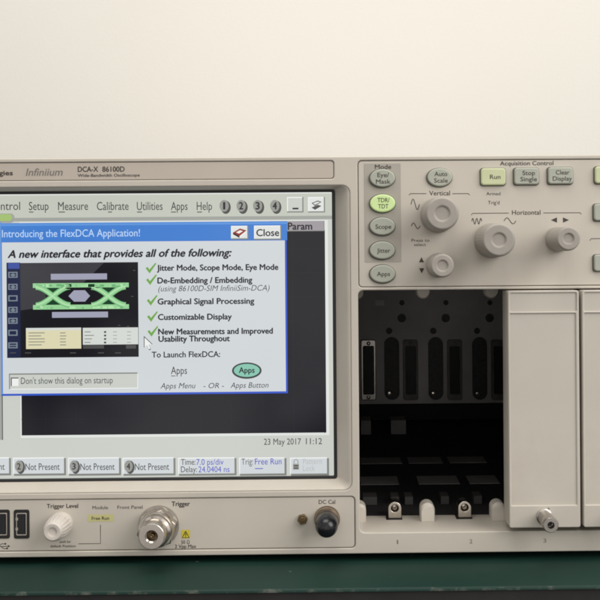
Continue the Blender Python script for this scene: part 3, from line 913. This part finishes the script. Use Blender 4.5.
# guide rails on the floor of the bay, side to side
zf = Z0
def at_floor(py):
    # depth on the bay floor seen at photo row py
    return (CAM.z - zf) * F / (py - PPY) - D
for py0, py1, spans in ((458.5, 464.5, ((361, 402), (409, 443), (450, 487))), (477.5, 485.5, ((361, 399), (419, 460), (470, 500))), (430.5, 435, ((361, 371), (391, 406)))):
    yb, yf = at_floor(py0), at_floor(py1)
    for a, b in spans:
        c = MB()
        xa, xb = U(a, py1, yf)[0], U(b, py1, yf)[0]
        h = 0.0006 if py0 > 440 else 0.012
        boxm(c, xa, xb, yf, yb, zf + 0.0002, zf + h, 'bayrail')
        c.build('guide_rail', bay_o)
for a, b in ((363, 377), (391, 399), (405, 413), (441, 449), (474, 482)):
    yy = 0.06
    c = MB(); xa, xb = U(a, 505, yy)[0], U(b, 505, yy)[0]
    boxm(c, xa, xb, yy, yy + 0.012, zf + 0.0002, zf + 0.005, 'springtab'); c.build('spring_tab', bay_o)
# pegs at the slot boundaries, floor and roof
def peg(cx, y0, floor=True):
    c = MB()
    hw, hh, L_ = 0.0041, (0.0105 if floor else 0.0066), 0.010
    n_ = 10
    pr = [(-hw, 0), (hw, 0), (hw, hh - hw)] + [(hw * math.cos(R(a)), hh - hw + hw * math.sin(R(a))) for a in range(15, 180, 15)] + [(-hw, hh - hw)]
    sg = 1 if floor else -1
    base = zf + 0.0001 if floor else Z1 - 0.0001
    yv = [(y0 + 0.0008, 0.88), (y0, 0.94)] if False else [(y0, 0.86), (y0 + 0.0012, 1.0), (y0 + L_, 1.0)]
    V = []
    for yy, sc_ in yv:
        for x, z in pr:
            V.append((cx + x * sc_, yy, base + sg * z * sc_))
    n = len(pr)
    Fc = []
    for j in range(2):
        for q in range(n):
            q2 = (q + 1) % n
            Fc.append([j * n + q, j * n + q2, (j + 1) * n + q2, (j + 1) * n + q])
    Fc.append(list(range(n))[::-1]); Fc.append([2 * n + q for q in range(n)])
    if floor:
        Fc = [f[::-1] for f in Fc]
    c.add(V, Fc, 'peg')
    c.build('peg', bay_o, smooth=40)
bx = [U(360.5 + 73.7 * i - 3.2, 500)[0] for i in range(4)]
for i, x in enumerate(bx):
    peg(x if i else x + 0.0012, 0.021)
    peg(x if i else x + 0.0012, 0.040, False)
# captive nuts behind the sill
def nut(px):
    X = U(px, 520)[0]
    c = MB()
    y0 = 0.0275
    r = 0.0038
    zc = zf + 0.0062
    n_ = 24
    outer = [(X + r, zf + 0.0004)] + [(X + r * math.cos(R(a)), zc + r * math.sin(R(a))) for a in range(0, 181, 12)] + [(X - r, zf + 0.0004)]
    hole = [(X + 0.0022 * math.cos(R(a)), zc + 0.0022 * math.sin(R(a))) for a in range(0, 360, 20)]
    plate(c, [outer, hole], y0, 0.010, 'metal', 0.0004)
    pr = [(0.0023, y0 + 0.0004), (0.0021, y0 + 0.0022), (0.0014, y0 + 0.0034), (0.0012, y0 + 0.0036), (0.0011, y0 + 0.0080), (0.0001, y0 + 0.0082)]
    V = [(X + q * math.cos(2 * math.pi * k / 24), yy, zc + q * math.sin(2 * math.pi * k / 24)) for q, yy in pr for k in range(24)]
    c.add(V, [[j * 24 + k, j * 24 + (k + 1) % 24, (j + 1) * 24 + (k + 1) % 24, (j + 1) * 24 + k] for j in range(5) for k in range(24)], 'metal')
    boxm(c, X - 0.0050, X + 0.0042, y0 - 0.0016, y0 + 0.0105, zf + 0.00005, zf + 0.0003, 'black')
    c.build('captive_nut', bay_o)
for x in (397.6, 471):
    nut(x)

# ================================================================== BLANK MODULES (slots 3 and 4)
def blank_module(x0):
    """face outline in photo pixels of the plane it stands in"""
    yf = -0.0072
    A = (x0, 290.6, x0 + 71.2, 527.8)
    X0_, Z0_, X1_, Z1_ = box2(*A, yf)
    r_ = empty('blank_module', ((X0_ + X1_) / 2, 0.0, Z0_))
    o = MB()
    s = S(yf)
    def q(ax, ay, bx_, by):          # sub-box in pixels from the module's own corner
        return (X0_ + ax * s, Z1_ - by * s, X0_ + bx_ * s, Z1_ - ay * s)
    H = (Z1_ - Z0_) / s
    W = (X1_ - X0_) / s
    # tray: outline ring, recessed main panel and header panel, raised foot with a notch
    ring = rr_m(X0_, Z0_, X1_, Z1_, 2.2 * s)
    foot_top = H - 22.5
    bar = 21.0
    plate(o, [ring, rr_m(*q(2.2, 2.4, W - 2.6, bar), 1.2 * s), rr_m(*q(2.2, bar + 2.0, W - 3.4, foot_top), 0.8 * s)], yf, 0.018, 'module', 0.0005, 2)
    shell = o.build('shell', r_)
    o = MB(); plate(o, [rr_m(*q(2.0, bar + 1.8, W - 2.4, foot_top + 0.2), 0.6 * s)], yf + 0.0008, 0.003, 'module', 0.0001); o.build('face_panel', r_)
    o = MB(); plate(o, [rr_m(*q(2.0, 2.2, W - 2.4, bar + 0.2), 1.0 * s)], yf + 0.0007, 0.003, 'module', 0.0001); o.build('header_panel', r_)
    # thumbscrew
    cx = X0_ + 35.0 * s
    cz = Z0_ + 11.2 * s
    t_ = MB()
    def ring3(prof, key, n_=40, flute=None):
        V = []
        for j, (rad, yy) in enumerate(prof):
            for k_ in range(n_):
                a = 2 * math.pi * k_ / n_
                rr_ = rad * (1 + (flute if flute and 1 < j < 4 else 0) * math.cos(20 * a))
                V.append((cx + rr_ * math.cos(a), yy, cz + rr_ * math.sin(a)))
        Fc = []
        for j in range(len(prof) - 1):
            for k_ in range(n_):
                k2 = (k_ + 1) % n_
                Fc.append([j * n_ + k_, j * n_ + k2, (j + 1) * n_ + k2, (j + 1) * n_ + k_])
        Fc.append([(len(prof) - 1) * n_ + k_ for k_ in range(n_)])
        t_.add(V, Fc, key)
    ring3([(0.0044, yf + 0.001), (0.0044, yf - 0.0006), (0.0038, yf - 0.001), (0.0038, yf - 0.011), (0.0041, yf - 0.0115), (0.0041, yf - 0.0168), (0.0037, yf - 0.0174), (0.0019, yf - 0.0174), (0.0017, yf - 0.0168), (0.0016, yf - 0.0140), (0.0001, yf - 0.0138)], 'metaldull', 80, None)
    ts = t_.build('thumbscrew', r_)
    h_ = MB()
    hexs = [(cx + 0.00155 * math.cos(R(60 * i)), cz + 0.00155 * math.sin(R(60 * i))) for i in range(6)]
    plate(h_, [hexs], yf - 0.0142, 0.0003, 'black'); h_.build('socket', ts)
    nm = MB(); plate(nm, [rr_m(cx + 3.6 * s, cz + 1.5 * s, cx + 5.2 * s, cz + 9 * s, 0.7 * s)], yf - 0.0001, 0.0006, 'groove'); nm.build('notch', r_)
    return r_
m1 = blank_module(508.6)
G = 'blank module covers filling the right hand slots'
tag(m1, 'whole beige blank module cover with silver thumbscrew, above slot number 3', 'module cover', G)
def copy_tree(o, parent=None, off=None):
    c = o.copy(); col.objects.link(c)
    if parent: c.parent = parent
    if off: c.location = o.location + off
    for ch in o.children:
        copy_tree(ch, c)
    return c
m2 = copy_tree(m1, None, Vector((74.6 * S(-0.0072), 0, 0)))
m2['label'] = 'rightmost beige blank module cover, cut off by the right edge of the photo'
